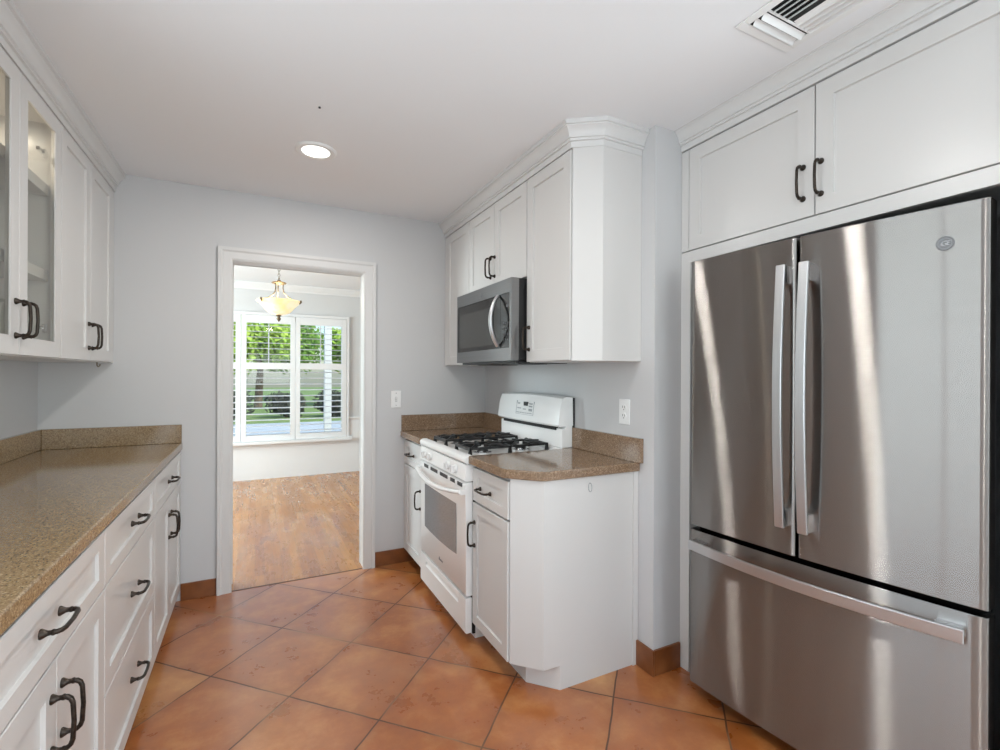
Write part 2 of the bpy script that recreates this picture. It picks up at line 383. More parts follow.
def pull(parent, x, z, vertical, L=.112, y=0):
    mb = MB(); pts = []
    def P(a, yy): return (0, yy, a) if vertical else (a, yy, 0)
    for sg in (-1, 1):
        c = P(sg*L/2, 0)
        mb.lathe([(0, 0), (.0105, 0), (.0108, -.0025), (.0088, -.006), (.0056, -.012), (.005, -.017), (.0064, -.020), (.0064, -.023), (0, -.0255)], c, (0, 1, 0), 14)
    h = L/2
    path = [P(-h, -.020), P(-h+.001, -.027), P(-h+.006, -.033), P(-h+.016, -.0365), P(0, -.0385), P(h-.016, -.0365), P(h-.006, -.033), P(h-.001, -.027), P(h, -.020)]
    mb.tube(path, [.0054, .0054, .0052, .005, .0048, .005, .0052, .0054, .0054], 10)
    o = mb.build('handle', m_bronze, parent, angle=50); o.location = (x, y, z); return o
def door(t, x0, x1, z0, z1, hx=None, hz=None, name='door', fr=.058):
    d = shaker(name, x0, x1, z0, z1, t, fr)
    if hx is not None: pull(d, hx, hz, True)
    return d
def drawer(t, x0, x1, z0, z1, fz=.042, fr=.055, hz=None, hx=None):
    d = shaker('drawer', x0, x1, z0, z1, t, fr, fz); pull(d, (x0+x1)/2 if hx is None else hx, (z0+z1)/2 if hz is None else hz, False, .108); return d

# ---- left run, base
XBL = -.387; ZT = .884
def base_body(t, w, depth, z0=.07, z1=ZT, toe=.07):
    mb = MB(); mb.box(0, w, .021, depth, z0, z1); mb.box(.0, w, toe, depth, 0, z0); return mb.build('body', m_cab, t)
bw = [(1.001, .754), (1.755, .773), (2.528, .812)]
A = thing('base_cabinet', 'white base cabinet with one wide drawer over two doors, nearest the camera on the left', 'cabinet', (XBL, bw[0][0], 0), LEFT, 'base cabinets along the left wall')
base_body(A, .753, .63); drawer(A, .003, .751, .709, .874, hx=.338, hz=.800); door(A, .003, .375, .072, .704, .345, .575); door(A, .379, .751, .072, .704, .408, .575)
B = thing('base_cabinet', 'white base cabinet of three stacked drawers in the middle of the left run', 'cabinet', (XBL, bw[1][0], 0), LEFT, 'base cabinets along the left wall')
base_body(B, .772, .63)
drawer(B, .003, .770, .709, .874, hz=.800); drawer(B, .003, .770, .391, .704, fz=.055, hz=.552); drawer(B, .003, .770, .072, .386, fz=.055, hz=.250)
Cc = thing('base_cabinet', 'white base cabinet with small drawer over two narrow doors, against the doorway wall', 'cabinet', (XBL, bw[2][0], 0), LEFT, 'base cabinets along the left wall')
base_body(Cc, .814, .63); drawer(Cc, .003, .800, .709, .874, hz=.790); door(Cc, .003, .400, .072, .704, .368, .562); door(Cc, .404, .800, .072, .704, .436, .562)

A0 = thing('base_cabinet', 'unseen white base cabinet added under the side window, beside the camera', 'cabinet', (XBL, .245, 0), LEFT, 'base cabinets along the left wall')  # unseen cabinet, added to fill the refrigerator's reflection
base_body(A0, .754, .63); drawer(A0, .003, .751, .709, .874, hz=.800); door(A0, .003, .375, .072, .704, .345, .575); door(A0, .379, .751, .072, .704, .408, .575)

# ---- left countertop with upstands
ct = thing('countertop', 'long speckled tan stone countertop on the white left base cabinets', 'countertop', (XL, .22, ZT))
mb = MB(); mb.box(.001, -.38-XL, 0, YB-.221, 0, .04); mb.build('slab', m_quartz, ct, bevel=.006, seg=3)
mb = MB(); mb.box(.001, .021, 0, YB-.221, .0405, .147); mb.build('backsplash', m_quartz, ct, bevel=.002)
mb = MB(); mb.box(.0215, -.38-XL-.003, YB-.221-.020, YB-.221, .0405, .147); mb.build('backsplash', m_quartz, ct, bevel=.002)

# ---- left run, wall cabinets
XUL = -.70; UZ0, UZ1 = 1.385, 2.33; FACE = 2.372
G = thing('wall_cabinet', 'white wall cabinet with two glass doors, its shelves showing, at the left edge', 'cabinet', (XUL, 1.755, 0), LEFT, 'wall cabinets on the left wall')
w, dp = .771, .318
mb = MB(); mb.box(0, .018, .021, dp, UZ0, UZ1+.004); mb.box(w-.018, w, .021, dp, UZ0, UZ1+.004); mb.box(.018, w-.018, .021, dp, UZ0, UZ0+.02); mb.box(.018, w-.018, .021, dp, UZ1-.016, UZ1+.004); mb.build('body', m_cab, G)
mb = MB(); mb.box(.018, w-.018, dp-.008, dp, UZ0+.02, UZ1-.016); mb.build('back_panel', m_inside, G)
for z in (1.690, 2.028):
    mb = MB(); mb.box(.019, w-.019, .034, dp-.009, z, z+.042); mb.build('shelf', m_cab, G, bevel=.002)
for i, (x0, x1, hx) in enumerate(((.003, .384, .357), (.388, .768, .415))):
    d = shaker('door', x0, x1, UZ0+.003, UZ1, G, .062, .062, hollow=True)
    g = MB(); g.box(x0+.060, x1-.060, .006, .009, UZ0+.063, UZ1-.060); g.build('glass_pane', m_cabglass, d)
    pull(d, hx, 1.507, True)
    hs = x0+.066 if i == 0 else x1-.066
    for z in (1.50, 2.17):
        h = MB(); sx = 1 if i == 0 else -1
        h.box(min(hs, hs+sx*.075), max(hs, hs+sx*.075), .024, .034, z-.006, z+.006); h.lathe([(0, 0), (.017, 0), (.017, .008), (0, .008)], (hs+sx*.02, .021, z), (0, 1, 0), 14)
        h.build('hinge', m_chrome, d)
q = MB(); q.use(m_plastic).lathe([(0, 0), (.034, 0), (.034, -.012), (.030, -.014), (0, -.014)], (.585, .16, UZ1-.0165), (0, 0, 1), 24)  # unseen puck and lamp, added to brighten the cabinet interior
q.use(m_lens).lathe([(0, -.0141), (.027, -.0141), (.027, -.016), (0, -.016)], (.585, .16, UZ1-.0165), (0, 0, 1), 24); q.build('added_puck_light', None, G)
d = bpy.data.lights.new('added_puck_lamp', 'AREA'); d.shape = 'DISK'; d.size = .055; d.energy = .7; d.color = (1, .90, .74)
l = bpy.data.objects.new('added_puck_lamp', d); COL.objects.link(l); l.parent = G; l.location = (.585, .16, UZ1-.034)
H = thing('wall_cabinet', 'white wall cabinet with two solid panel doors, between the glass cabinet and the doorway wall', 'cabinet', (XUL, 2.527, 0), LEFT, 'wall cabinets on the left wall')
mb = MB(); mb.box(0, .815, .021, dp, UZ0, UZ1+.004); mb.build('body', m_cab, H)
door(H, .003, .378, UZ0+.003, UZ1, .353, 1.503); door(H, .382, .760, UZ0+.003, UZ1, .408, 1.503)
mb = MB(); mb.box(.763, .815, .004, .021, UZ0, UZ1); mb.build('filler_strip', m_cab, H)
CROWN = lambda z: [(-.03, z), (.003, z), (.003, z+.026), (.012, z+.0275), (.012, z+.037), (.018, z+.0385), (.018, z+.044), (.022, z+.056), (.030, z+.070), (.041, z+.080), (.041, z+.085), (.047, z+.087), (.047, CEIL), (-.03, CEIL)]
G0 = thing('wall_cabinet', 'unseen white wall cabinet with one solid door, added beside the side window, nearest the camera', 'cabinet', (XUL, 1.27, 0), LEFT, 'wall cabinets on the left wall')  # unseen cabinet, added to darken what the refrigerator reflects
mb = MB(); mb.box(0, .484, .021, dp, UZ0, UZ1+.004); mb.build('body', m_cab, G0); door(G0, .003, .481, UZ0+.003, UZ1, .45, 1.503)
sweep('trim_4', [(XUL, 1.26), (XUL, YB-.001)], CROWN(2.334), 1, m_trim)
hk = tag(MB().tube([(-.74, 3.19, 1.386), (-.74, 3.19, 1.375), (-.738, 3.186, 1.366), (-.733, 3.182, 1.362), (-.728, 3.186, 1.366), (-.727, 3.19, 1.374)], .003, 8).build('cup_hook', m_brass), 'small metal cup hook screwed under the far end of the left wall cabinet', 'hook')

# ---- right run, base  (local x runs from the doorway wall towards the camera)
XBR = .957; ZTR = .890
f = thing('base_cabinet', 'narrow white base cabinet with drawer and door, between range and doorway wall', 'cabinet', (XBR-.021, YB-.002, 0), RIGHT)
mb = MB(); mb.box(0, .434, .021, .634, .10, ZTR); mb.build('body', m_cab, f)
mb = MB(); mb.box(0, .434, .08, .634, 0, .10); mb.build('toe_kick', m_black, f)
mb = MB(); mb.box(0, .028, .004, .021, .10, ZTR-.005); mb.build('filler_strip', m_cab, f)
drawer(f, .031, .431, .710, .872, hx=.20, hz=.787); door(f, .031, .431, .105, .704, .395, .530)
n = thing('base_cabinet', 'white base cabinet with angled corner and plain end panel, nearest the refrigerator', 'cabinet', (XBR, 2.174, 0), RIGHT)
wq = 2.174-1.797; we = 2.174-1.686
mb = MB(); mb.prism([(0, .021), (wq-.004, .021), (wq+.002, .008), (we, .110), (we, XR-XBR-.001), (0, XR-XBR-.001)], .103, ZTR); mb.build('body', m_cab, n)
mb = MB(); mb.prism([(0, .091), (wq, .091), (we, .193), (we, XR-XBR-.001), (0, XR-XBR-.001)], 0, .1035); mb.build('toe_kick', m_cab, n)
mb = MB(); mb.box(we+.0005, we+.007, XR-XBR-.030, XR-XBR-.002, 0, ZTR); mb.build('scribe_strip', m_cab, n)
drawer(n, .004, wq-.005, .712, .874, fz=.042, fr=.05, hx=.150, hz=.785); door(n, .004, wq-.005, .107, .702, .030, .552, fr=.05)
# adhesive hook on the end panel
ah = tag(MB().tube([(1.298+.009*math.sin(a), 1.6825-.004*math.sin(a/2), .861-.019*(1-math.cos(a))) for a in [2*math.pi*i/16 for i in range(17)]], .0016, 6).build('adhesive_hook', m_clear), 'small clear hook loop on the white end panel below the counter', 'hook')

ZC = .93
c1 = thing('countertop', 'small tan stone countertop piece in the corner behind the range', 'countertop', (0, 0, 0))
mb = MB(); mb.box(.912, XR-.001, 2.908, YB-.001, ZTR+.0005, ZC); mb.build('slab', m_quartz2, c1, bevel=.006, seg=3)
mb = MB(); mb.box(.918, XR-.001, YB-.021, YB-.001, ZC+.0005, ZC+.112); mb.build('backsplash', m_quartz2, c1, bevel=.002)
mb = MB(); mb.box(XR-.021, XR-.001, 2.908, YB-.0215, ZC+.0005, ZC+.112); mb.build('backsplash', m_quartz2, c1, bevel=.002)
c2 = thing('countertop', 'tan stone countertop with a clipped corner on the white cabinet right of the range', 'countertop', (0, 0, 0))
mb = MB(); mb.prism([(.934, 2.1755), (.934, 1.812), (.945, 1.793), (1.044, 1.682), (1.066, 1.672), (XR-.001, 1.668), (XR-.001, 2.1755)], ZTR+.0005, ZC); mb.build('slab', m_quartz2, c2, bevel=.006, seg=3)
mb = MB(); mb.box(XR-.021, XR-.001, 1.648, 2.1755, ZC+.0005, ZC+.112); mb.build('backsplash', m_quartz2, c2, bevel=.002)

# ---- right run, wall cabinets
XUR = 1.24; RZ0, RZ1 = 1.394, 2.331; du = XR-XUR-.001
a1 = thing('wall_cabinet', 'narrow white wall cabinet with one door, left of the microwave', 'cabinet', (XUR, YB-.002, 0), RIGHT, 'wall cabinets above the range')
mb = MB(); mb.box(0, .448, .021, du, RZ0, RZ1+.004); mb.build('body', m_cab, a1)
mb = MB(); mb.box(0, .036, .004, .021, RZ0, RZ1); mb.build('filler_strip', m_cab, a1)
door(a1, .039, .446, RZ0+.003, RZ1)
a2 = thing('wall_cabinet', 'short white wall cabinet with two doors, directly above the microwave', 'cabinet', (XUR, 2.892, 0), RIGHT, 'wall cabinets above the range')
mb = MB(); mb.box(0, .750, .021, du, 1.835, RZ1+.004); mb.build('body', m_cab, a2)
door(a2, .004, .372, 1.838, RZ1, .330, 1.960); door(a2, .376, .747, 1.838, RZ1, .384, 1.960)
a3 = thing('wall_cabinet', 'tall white wall cabinet with an angled corner, right of the microwave', 'cabinet', (XUR, 2.140, 0), RIGHT, 'wall cabinets above the range')
mb = MB(); u1, u2 = 2.140-1.75, 2.140-1.668
mb.prism([(0, .021), (u1-.004, .021), (u1+.002, .006), (u2, .112), (u2, du), (0, du)], RZ0, RZ1+.004); mb.build('body', m_cab, a3)
door(a3, .003, u1-.005, RZ0+.003, RZ1, .030, 1.515)
sweep('trim_5', [(XUR, YB-.001), (XUR, 1.75), (1.352, 1.668), (XR-.001, 1.668)], CROWN(2.335), 1, m_trim)

# ------------------------------------------------------------------ microwave
mw = thing('microwave', 'stainless over-the-range microwave with dark glass and a bowed handle under the short cabinet', 'microwave', (1.157, 2.886, 1.404), RIGHT)
w, h = .737, .424
mb = MB(); mb.box(.002, w-.002, .045, XR-1.157-.002, .004, h); mb.build('case', m_black, mw, bevel=.003)
mb = MB()
gx0, gx1, gz0, gz1 = .010, w-.022, .066, .352
for b in ((0, w, 0, .044, 0, gz0), (0, w, 0, .044, gz1, h), (0, gx0, 0, .044, gz0, gz1), (gx1, w, 0, .044, gz0, gz1)): mb.box(*b)
mb.build('front_frame', m_steel_micro, mw)
mb = MB(); mb.box(gx0, .604, .004, .043, gz0, gz1); dr = mb.build('door_glass', m_glass_dark, mw, bevel=.001)
mb = MB(); mb.box(.045, .520, .0025, .0042, gz0+.024, gz1-.052); mb.build('viewing_window', MT('microwave_mesh', (52, 52, 50), .16).m, dr)
mb = MB(); mb.box(.607, gx1, .004, .043, gz0, gz1); cp = mb.build('control_panel', m_glass_dark, mw, bevel=.001)
mb = MB(); mb.lathe([(0, 0), (.008, 0), (.008, -.001), (0, -.001)], (.680, .004, .285), (0, 1, 0), 14); mb.build('dial_mark', m_grey, cp)
mb = MB()
for k in range(4):
    for j in range(3): mb.box(.636+j*.024, .650+j*.024, .0032, .0042, .105+k*.028, .117+k*.028)
mb.build('keypad', m_slot, cp)
path = [(.590+.012*math.cos((i/12-.5)*math.pi), -.050*math.cos((i/12-.5)*math.pi)**.8 - .004, .080+(.268)*i/12) for i in range(13)]
mb = MB(); mb.tube(path, [.0085]*13, 12, flat=1.5); mb.build('handle', m_steel_bar, mw, angle=60)
mb = MB(); mb.lathe([(0, 0), (.011, 0), (.011, -.0012), (.009, -.0016), (0, -.0016)], (.36, 0, .383), (0, 1, 0), 20); mb.build('emblem', m_grey, mw)
mb = MB(); mb.box(.02, w-.02, .03, .36, -.012, .003); mb.box(.10, .30, .10, .28, -.016, -.011); mb.box(.44, .64, .10, .28, -.016, -.011); mb.build('bottom_grille', m_black, mw, bevel=.002)

# ------------------------------------------------------------------ range
rg = thing('gas_range', 'white freestanding gas range with black grates between the two base cabinets', 'stove', (.930, 2.906, 0), RIGHT)
w = .728; dB = XR-.930
mb = MB(); mb.box(.002, w-.002, .040, .635, .04, .885); mb.box(.03, w-.03, .06, .62, 0, .04); mb.build('body', m_enamel, rg, bevel=.003)
mb = MB(); mb.box(.0, w, .034, .048, .045, .80); mb.build('side_gap', m_dark, rg)
# cooktop with a recessed well
mb = MB()
prof = [(.0, .886), (-.012, .896), (-.014, .910), (-.008, .922), (.006, .928), (.030, .929), (.046, .908), (.540, .908), (.552, .930), (.58, .930), (.58, .886)]
mb.prismx(prof, .0, w); ck = mb.build('cooktop', m_enamel, rg, bevel=.003)
# tilted control panel
mb = MB(); mb.prismx([(-.004, .884), (-.014, .806), (.0, .800), (.05, .800), (.05, .884)], .002, w-.002); cp = mb.build('control_panel', m_enamel, rg, bevel=.003)
for x in (.105, .205, .500, .600):
    k = MB(); k.lathe([(0, 0), (.021, 0), (.021, -.007), (.018, -.012), (0, -.012)], (0, 0, 0), (0, 1, -.12), 20)
    k.box(-.0055, .0055, -.026, -.010, -.018, .018); kn = k.build('knob', m_plastic, cp, angle=40, bevel=.001); kn.location = (x, -.0095, .845)
    q = MB(); q.box(-.0062, -.0040, -.0262, -.012, -.016, .016); q.build('pointer', m_slot, kn)
# oven door
mb = MB(); mb.prismx([(-.002, .238), (-.004, .60), (-.010, .785), (.002, .796), (.034, .796), (.034, .232), (.002, .232)], .004, w-.004); od = mb.build('oven_door', m_enamel, rg, bevel=.003)
mb = MB(); 
pts = [(.085, .405), (.085, .690), (.18, .704), (.34, .710), (.50, .704), (.600, .690), (.600, .405), (.50, .398), (.34, .394), (.18, .398)]
a = [mb.v(x, -.0062 if z > .6 else -.0052, z) for x, z in pts]; b = [mb.v(x, .002, z) for x, z in pts]; mb.face(a); mb.face(b[::-1])
for i in range(len(pts)): mb.face([a[i], a[(i+1) % len(pts)], b[(i+1) % len(pts)], b[i]])
mb.build('window', m_ovenwin, od)
for gx, cnt in ((.085, 6), (.205, 9), (.365, 9), (.525, 5), (.625, 5)):
    mb = MB()
    for j in range(cnt): mb.box(gx+j*.0135, gx+j*.0135+.0095, -.0114, -.006, .768, .787)
    mb.build('vent_slot', m_slot, od)
n_ = 17; path = []
for i in range(n_):
    u = i/(n_-1); c = math.sin(math.pi*u)
    path.append((.008+.712*u, -.030-.034*c**.7, .752-.026*c))
mb = MB(); mb.tube(path, [.011]*n_, 12, flat=1.35)
mb.box(.002, .026, -.034, .0, .738, .766); mb.box(w-.026, w-.002, -.034, .0, .738, .766); mb.build('handle', m_enamel, od, angle=50)
mb = MB(); mb.box(.335, .395, -.0042, -.0028, .285, .295); mb.box(.340, .352, -.0046, -.004, .296, .304); mb.build('nameplate', m_grey, od)
# storage drawer with a scooped grip
mb = MB(); mb.prismx([(-.004, .055), (-.004, .165), (.002, .172), (.004, .184), (-.006, .196), (-.004, .222), (.030, .222), (.030, .050), (.002, .050)], .10, w-.10)
mb.prismx([(-.004, .055), (-.004, .222), (.030, .222), (.030, .050), (.002, .050)], .004, .10); mb.prismx([(-.004, .055), (-.004, .222), (.030, .222), (.030, .050), (.002, .050)], w-.10, w-.004)
mb.build('storage_drawer', m_enamel, rg)
# backguard
mb = MB(); mb.prismx([(.560, .930), (.560, 1.035), (.585, 1.035), (.600, 1.20), (.630, 1.20), (.633, .930)], .002, w-.002); mb.build('backguard', m_enamel, rg, bevel=.004)
mb = MB()
N = 14; prof0 = [(.592, 1.050), (.548, 1.046), (.536, 1.056), (.548, 1.150), (.566, 1.200), (.592, 1.210), (.630, 1.206), (.633, 1.05)]
rings = []
for i in range(N+1):
    u = i/N; dz = .010*(1-(2*u-1)**2); dy = -.010*(1-(2*u-1)**4)
    rings.append([mb.v(.0+w*u, y+(dy if y < .59 else 0), z+(dz if z > 1.19 else 0)) for y, z in prof0])
for Ra, Rb in zip(rings, rings[1:]):
    for j in range(len(prof0)): mb.face([Ra[j], Ra[(j+1) % len(prof0)], Rb[(j+1) % len(prof0)], Rb[j]])
mb.face(rings[0][::-1]); mb.face(rings[-1]); cs = mb.build('console', m_enamel, rg, angle=22)
mb = MB(); mb.box(.050, w-.055, .5535, .570, 1.024, 1.042); mb.build('vent_gap_shade', m_dark, rg)  # dark strip put in front of the panel as the gap's shade
mb = MB(); mb.box(.0, w+.001, .634, .6435, .935, 1.203); mb.build('rear_gap_shade', m_black, rg)  # black box standing in for the dark shaded gap behind the backguard
def onconsole(x, z): return .536+(z-1.056)/(.094)*.012-.0105
m_print = MT('panel_print', (168, 170, 173), .5).m
dp_ = MB()
for (x0, x1, z0, z1, m) in ((.300, .348, 1.142, 1.166, m_dark), (.228, .252, 1.150, 1.158, m_print), (.366, .382, 1.152, 1.160, m_print), (.386, .402, 1.152, 1.160, m_print), (.366, .382, 1.136, 1.144, m_print), (.386, .402, 1.136, 1.144, m_print), (.228, .270, 1.122, 1.128, m_print), (.296, .330, 1.118, 1.124, m_print), (.366, .380, 1.112, 1.126, m_print), (.386, .402, 1.112, 1.126, m_print)):
    y = onconsole(0, (z0+z1)/2); dp_.use(m); dp_.box(x0+.048, x1+.048, y-.0022, y+.004, z0, z1)
dp_.use(m_print)
for i in range(9): y = onconsole(0, 1.098); dp_.box(.270+i*.021, .282+i*.021, y-.002, y+.004, 1.096, 1.101)
for z0, z1, x0, x1 in ((1.088, 1.0895, .212, .420), (1.0895, 1.170, .212, .2135), (1.0895, 1.170, .4185, .420)):
    for k in range(8):
        za = z0+(z1-z0)*k/8; zb = z0+(z1-z0)*(k+1)/8; y = onconsole(0, (za+zb)/2); dp_.box(x0+.048, x1+.048, y-.0012, y+.004, za, zb)
dp_.build('display_panel', None, cs)
# burners and grates
bp = [(.189, .170), (.189, .408), (.540, .170), (.540, .408)]
for bx_, by_ in bp:
    q = MB(); q.lathe([(.050, 0), (.050, .004), (.036, .006), (.034, .012), (.024, .014), (0, .015)], (bx_, by_, .9084), (0, 0, 1), 22); br = q.build('burner', m_chrome, rg)
    q = MB(); q.lathe([(0, .0152), (.030, .0152), (.032, .019), (.028, .024), (0, .025)], (bx_, by_, .9082), (0, 0, 1), 22); q.build('burner_cap', m_iron, br)
def grate(x0, x1, y0, y1):
    g = MB(); z = .952; t = .013
    g.box(x0, x1, y0, y0+t, z-.016, z); g.box(x0, x1, y1-t, y1, z-.012, z); g.box(x0, x0+t, y0+t, y1-t, z-.012, z); g.box(x1-t, x1, y0+t, y1-t, z-.012, z)
    ym = (y0+y1)/2; g.box(x0+t, x1-t, ym-t/2, ym+t/2, z-.012, z); xm = (x0+x1)/2
    for yc in ((y0+ym)/2, (ym+y1)/2):
        for sx in (-1, 1):
            xa = xm+sx*(x1-x0)/2*.94; xb = xm+sx*.030
            g.prismx([(yc-t/2, z-.014), (yc+t/2, z-.014), (yc+t/2, z+.008), (yc-t/2, z+.008)], min(xa, xb), max(xa, xb))
        for sy in (-1, 1):
            ya = yc+sy*(ym-y0)/2*.96; yb = yc+sy*.030
            g.box(xm-t/2, xm+t/2, min(ya, yb), max(ya, yb), z-.014, z+.008)
            for sx in (-1, 1):      # curved arms down to the corners
                P0 = Vector((xm+sx*.030, yc+sy*.034, z)); P1 = Vector((xm+sx*(x1-x0)/2*.9, yc+sy*(ym-y0)/2*.88, z-.006))
                g.tube([P0, P0.lerp(P1, .5)+Vector((0, 0, .010)), P1], .0066, 8)
    for x in (x0+.006, x1-.006):
        for y in (y0+.006, ym, y1-.006): g.prismx([(y-.011, .9085), (y+.011, .9085), (y+.006, z-.006), (y-.006, z-.006)], x-.006, x+.006)
    return g.build('grate', m_iron, rg, angle=40)
grate(.088, .290, .050, .528); grate(.440, .640, .050, .528)

# ------------------------------------------------------------------ refrigerator, standing slightly turned in its alcove
Wf = .889
fr = thing('refrigerator', 'stainless french door refrigerator with bottom freezer drawer in the right alcove', 'refrigerator', (1.61, 1.418, 0), RIGHT+math.atan2(.098, .8835))
TH = .056
mb = MB(); mb.box(.012, Wf-.008, TH+.012, .70, .05, 1.775); mb.build('case', m_black, fr, bevel=.004)
mb = MB(); mb.box(.010, Wf-.010, TH, TH+.012, .075, 1.79); mb.build('gasket', m_dark, fr)
mb = MB(); mb.box(.02, Wf-.02, .075, .12, .012, .07); mb.build('kick_grille', m_dark, fr)
def bow(x): u = (x-Wf/2)/(Wf/2); return -.022*(1-u*u)
def slab(name, x0, x1, z0, z1):
    mb = MB(); n = 20; r = .009; front = []
    xs = [x0+(x1-x0)*i/n for i in range(n+1)]
    pts = [(x0, TH), (x0, r+bow(x0)), (x0+.0022, .0026+bow(x0)), (x0+r*.85, bow(x0+r))]
    pts += [(x, bow(x)) for x in xs[1:-1]]
    pts += [(x1-r*.85, bow(x1-r)), (x1-.0022, .0026+bow(x1)), (x1, r+bow(x1)), (x1, TH)]
    mb.prism(pts, z0, z1); return mb.build(name, m_steel, fr, angle=30, bevel=.0025)
xs = .426
ld = slab('door', .0, xs-.0035, .716, 1.802); rd = slab('door', xs+.0035, Wf, .716, 1.802); dz = slab('freezer_drawer', .0, Wf, .066, .697)
def bar_handle(parent, pts, wdt, vert):
    """flat bowed bar: pts = (along, out) list; wdt = face width; centre line at the other coordinate 0"""
    mb = MB(); th = .011; rings = []
    for i, (s0, o0) in enumerate(pts):
        a = pts[max(i-1, 0)]; b = pts[min(i+1, len(pts)-1)]; d = Vector((b[0]-a[0], b[1]-a[1])).normalized(); nrm = Vector((-d.y, d.x))
        q = [(s0, o0), (s0-nrm.x*th, o0-nrm.y*th)]
        L = []
        for (ss, oo), k in ((q[0], -1), (q[0], 1), (q[1], 1), (q[1], -1)):
            e = k*wdt/2
            L.append(mb.v(e, -oo, ss) if vert else mb.v(ss, -oo, e))
        rings.append(L)
    for A_, B_ in zip(rings, rings[1:]):
        for j in range(4): mb.face([A_[j], A_[(j+1) % 4], B_[(j+1) % 4], B_[j]])
    mb.face(rings[0]); mb.face(rings[-1][::-1]); return mb
def door_handle(parent, x, z0, z1):
    y0 = bow(x); n = 16; L = z1-z0
    pts = [(z0+L*i/n, .046+.022*math.sin(math.pi*i/n)) for i in range(n+1)]
    o = bar_handle(parent, pts, .030, True).build('handle', m_steel_bar, parent, angle=30, bevel=.0025); o.location = (x, y0, 0)
    for za in (z0+.002, z1-.062):
        q = MB(); q.box(-.013, .013, -.040, .0015, za, za+.060); p = q.build('bracket', m_chrome, o, bevel=.003)
door_handle(ld, .391, .815, 1.708); door_handle(rd, .464, .812, 1.706)
n = 18; pts = [(.022+.828*i/n, .042+.024*math.sin(math.pi*i/n)-bow(.022+.828*i/n)) for i in range(n+1)]
o = bar_handle(dz, pts, .038, False).build('handle', m_steel_bar, dz, angle=30, bevel=.0025); o.location = (0, 0, .645)
for xa in (.026, .786):
    q = MB(); q.box(xa, xa+.060, -.040, bow(xa+.03)+.004, -.013, .017); q.build('bracket', m_chrome, o, bevel=.003)
# round badge
bx0, bz0 = .800, 1.697
q = MB(); q.lathe([(0, 0), (.0195, 0), (.0195, -.002), (.0178, -.003), (.0168, -.0022), (0, -.0022)], (0, 0, 0), (0, 1, 0), 32); bd = q.build('badge', m_grey, rd); bd.location = (bx0, bow(bx0)-.0002, bz0)
def text_mesh(body, size, parent, mat, loc, shear=.25, ext=.0006):
    cu = bpy.data.curves.new('lettering', 'FONT'); cu.body = body; cu.size = size; cu.align_x = 'CENTER'; cu.align_y = 'CENTER'; cu.extrude = ext; cu.shear = shear; cu.space_character = .82
    tmp = bpy.data.objects.new('lettering_curve', cu); COL.objects.link(tmp)
    dg = bpy.context.evaluated_depsgraph_get(); me = bpy.data.meshes.new_from_object(tmp.evaluated_get(dg)); bpy.data.objects.remove(tmp)
    me.materials.clear(); me.materials.append(mat); me.name = 'lettering'
    o = bpy.data.objects.new('lettering', me); COL.objects.link(o); o.parent = parent; o.location = loc; o.rotation_euler = (math.pi/2, 0, 0); return o
q = MB(); q.lathe([(.0150, 0), (.0142, 0), (.0142, -.0008), (.0150, -.0008)], (0, -.0022, 0), (0, 1, 0), 32, True); q.build('ring', m_chrome, bd)
text_mesh('GE', .0185, bd, m_chrome, (0, -.0027, .0), .3)
for xa in (.03, Wf-.08):
    q = MB(); q.box(xa, xa+.05, .03, .12, 1.776, 1.800); q.build('hinge_cover', m_black, fr, bevel=.004)

# ---- surround cabinet above the refrigerator
XF = 1.734
s = thing('refrigerator_cabinet', 'white cabinet surround with two wide doors above the refrigerator', 'cabinet', (XF, YC-.002, 0), RIGHT)
wF = 1.125; dF = .66
mb = MB(); mb.box(0, wF, .021, dF, 1.888, 2.352); mb.build('body', m_cab, s)
mb = MB(); mb.box(0, .052, .002, dF, 0, 1.8875); mb.build('side_panel', m_cab, s)
mb = MB(); mb.box(wF-.052, wF, .002, dF, 0, 1.8875); mb.build('side_panel', m_cab, s)
mb = MB(); mb.box(.0525, wF-.0525, .002, .022, 1.838, 1.8885); mb.build('apron', m_cab, s)
mb = MB(); mb.box(0, .040, .002, .021, 1.893, 2.346); mb.build('filler_strip', m_cab, s)
door(s, .043, .586, 1.893, 2.346, .548, 2.016); door(s, .590, wF-.003, 1.893, 2.346, .609, 2.016)
sweep('trim_6', [(XF, YC-.001), (XF, YC-wF)], CROWN(2.352), 1, m_trim)

# ------------------------------------------------------------------ ceiling fittings
def can(x, y, label):
    t = thing('recessed_light', label, 'ceiling light', (x, y, CEIL), 0, 'recessed ceiling lights')
    q = MB(); q.lathe([(.066, 0), (.098, 0), (.098, -.004), (.090, -.010), (.074, -.010), (.066, -.006)], (0, 0, 0), (0, 0, 1), 40, True); q.build('trim_ring', m_plastic, t)
    q = MB(); q.lathe([(0, -.003), (.0655, -.003), (.0655, -.0055), (0, -.0075)], (0, 0, 0), (0, 0, 1), 40); q.build('lens', m_lens, t)
    d = bpy.data.lights.new('recessed_lamp', 'AREA'); d.shape = 'DISK'; d.size = .13; d.energy = CAN_POWER; d.color = (1, .97, .92)
    l = bpy.data.objects.new('recessed_lamp', d); COL.objects.link(l); l.parent = t; l.location = (0, 0, -.012)
can(.262, 2.545, 'round recessed ceiling light with white trim in front of the doorway wall')
can(.262, 1.12, 'unseen round recessed ceiling light added above the kitchen floor, second from the doorway')  # unseen lamp, added for the bright streak on the refrigerator
can(.262, -.20, 'unseen round recessed ceiling light added behind the camera, third from the doorway')  # unseen lamp, added to light the room from behind the camera
can(1.45, -1.3, 'unseen round recessed ceiling light added behind the camera on the refrigerator side')  # added out of view as further light for the room
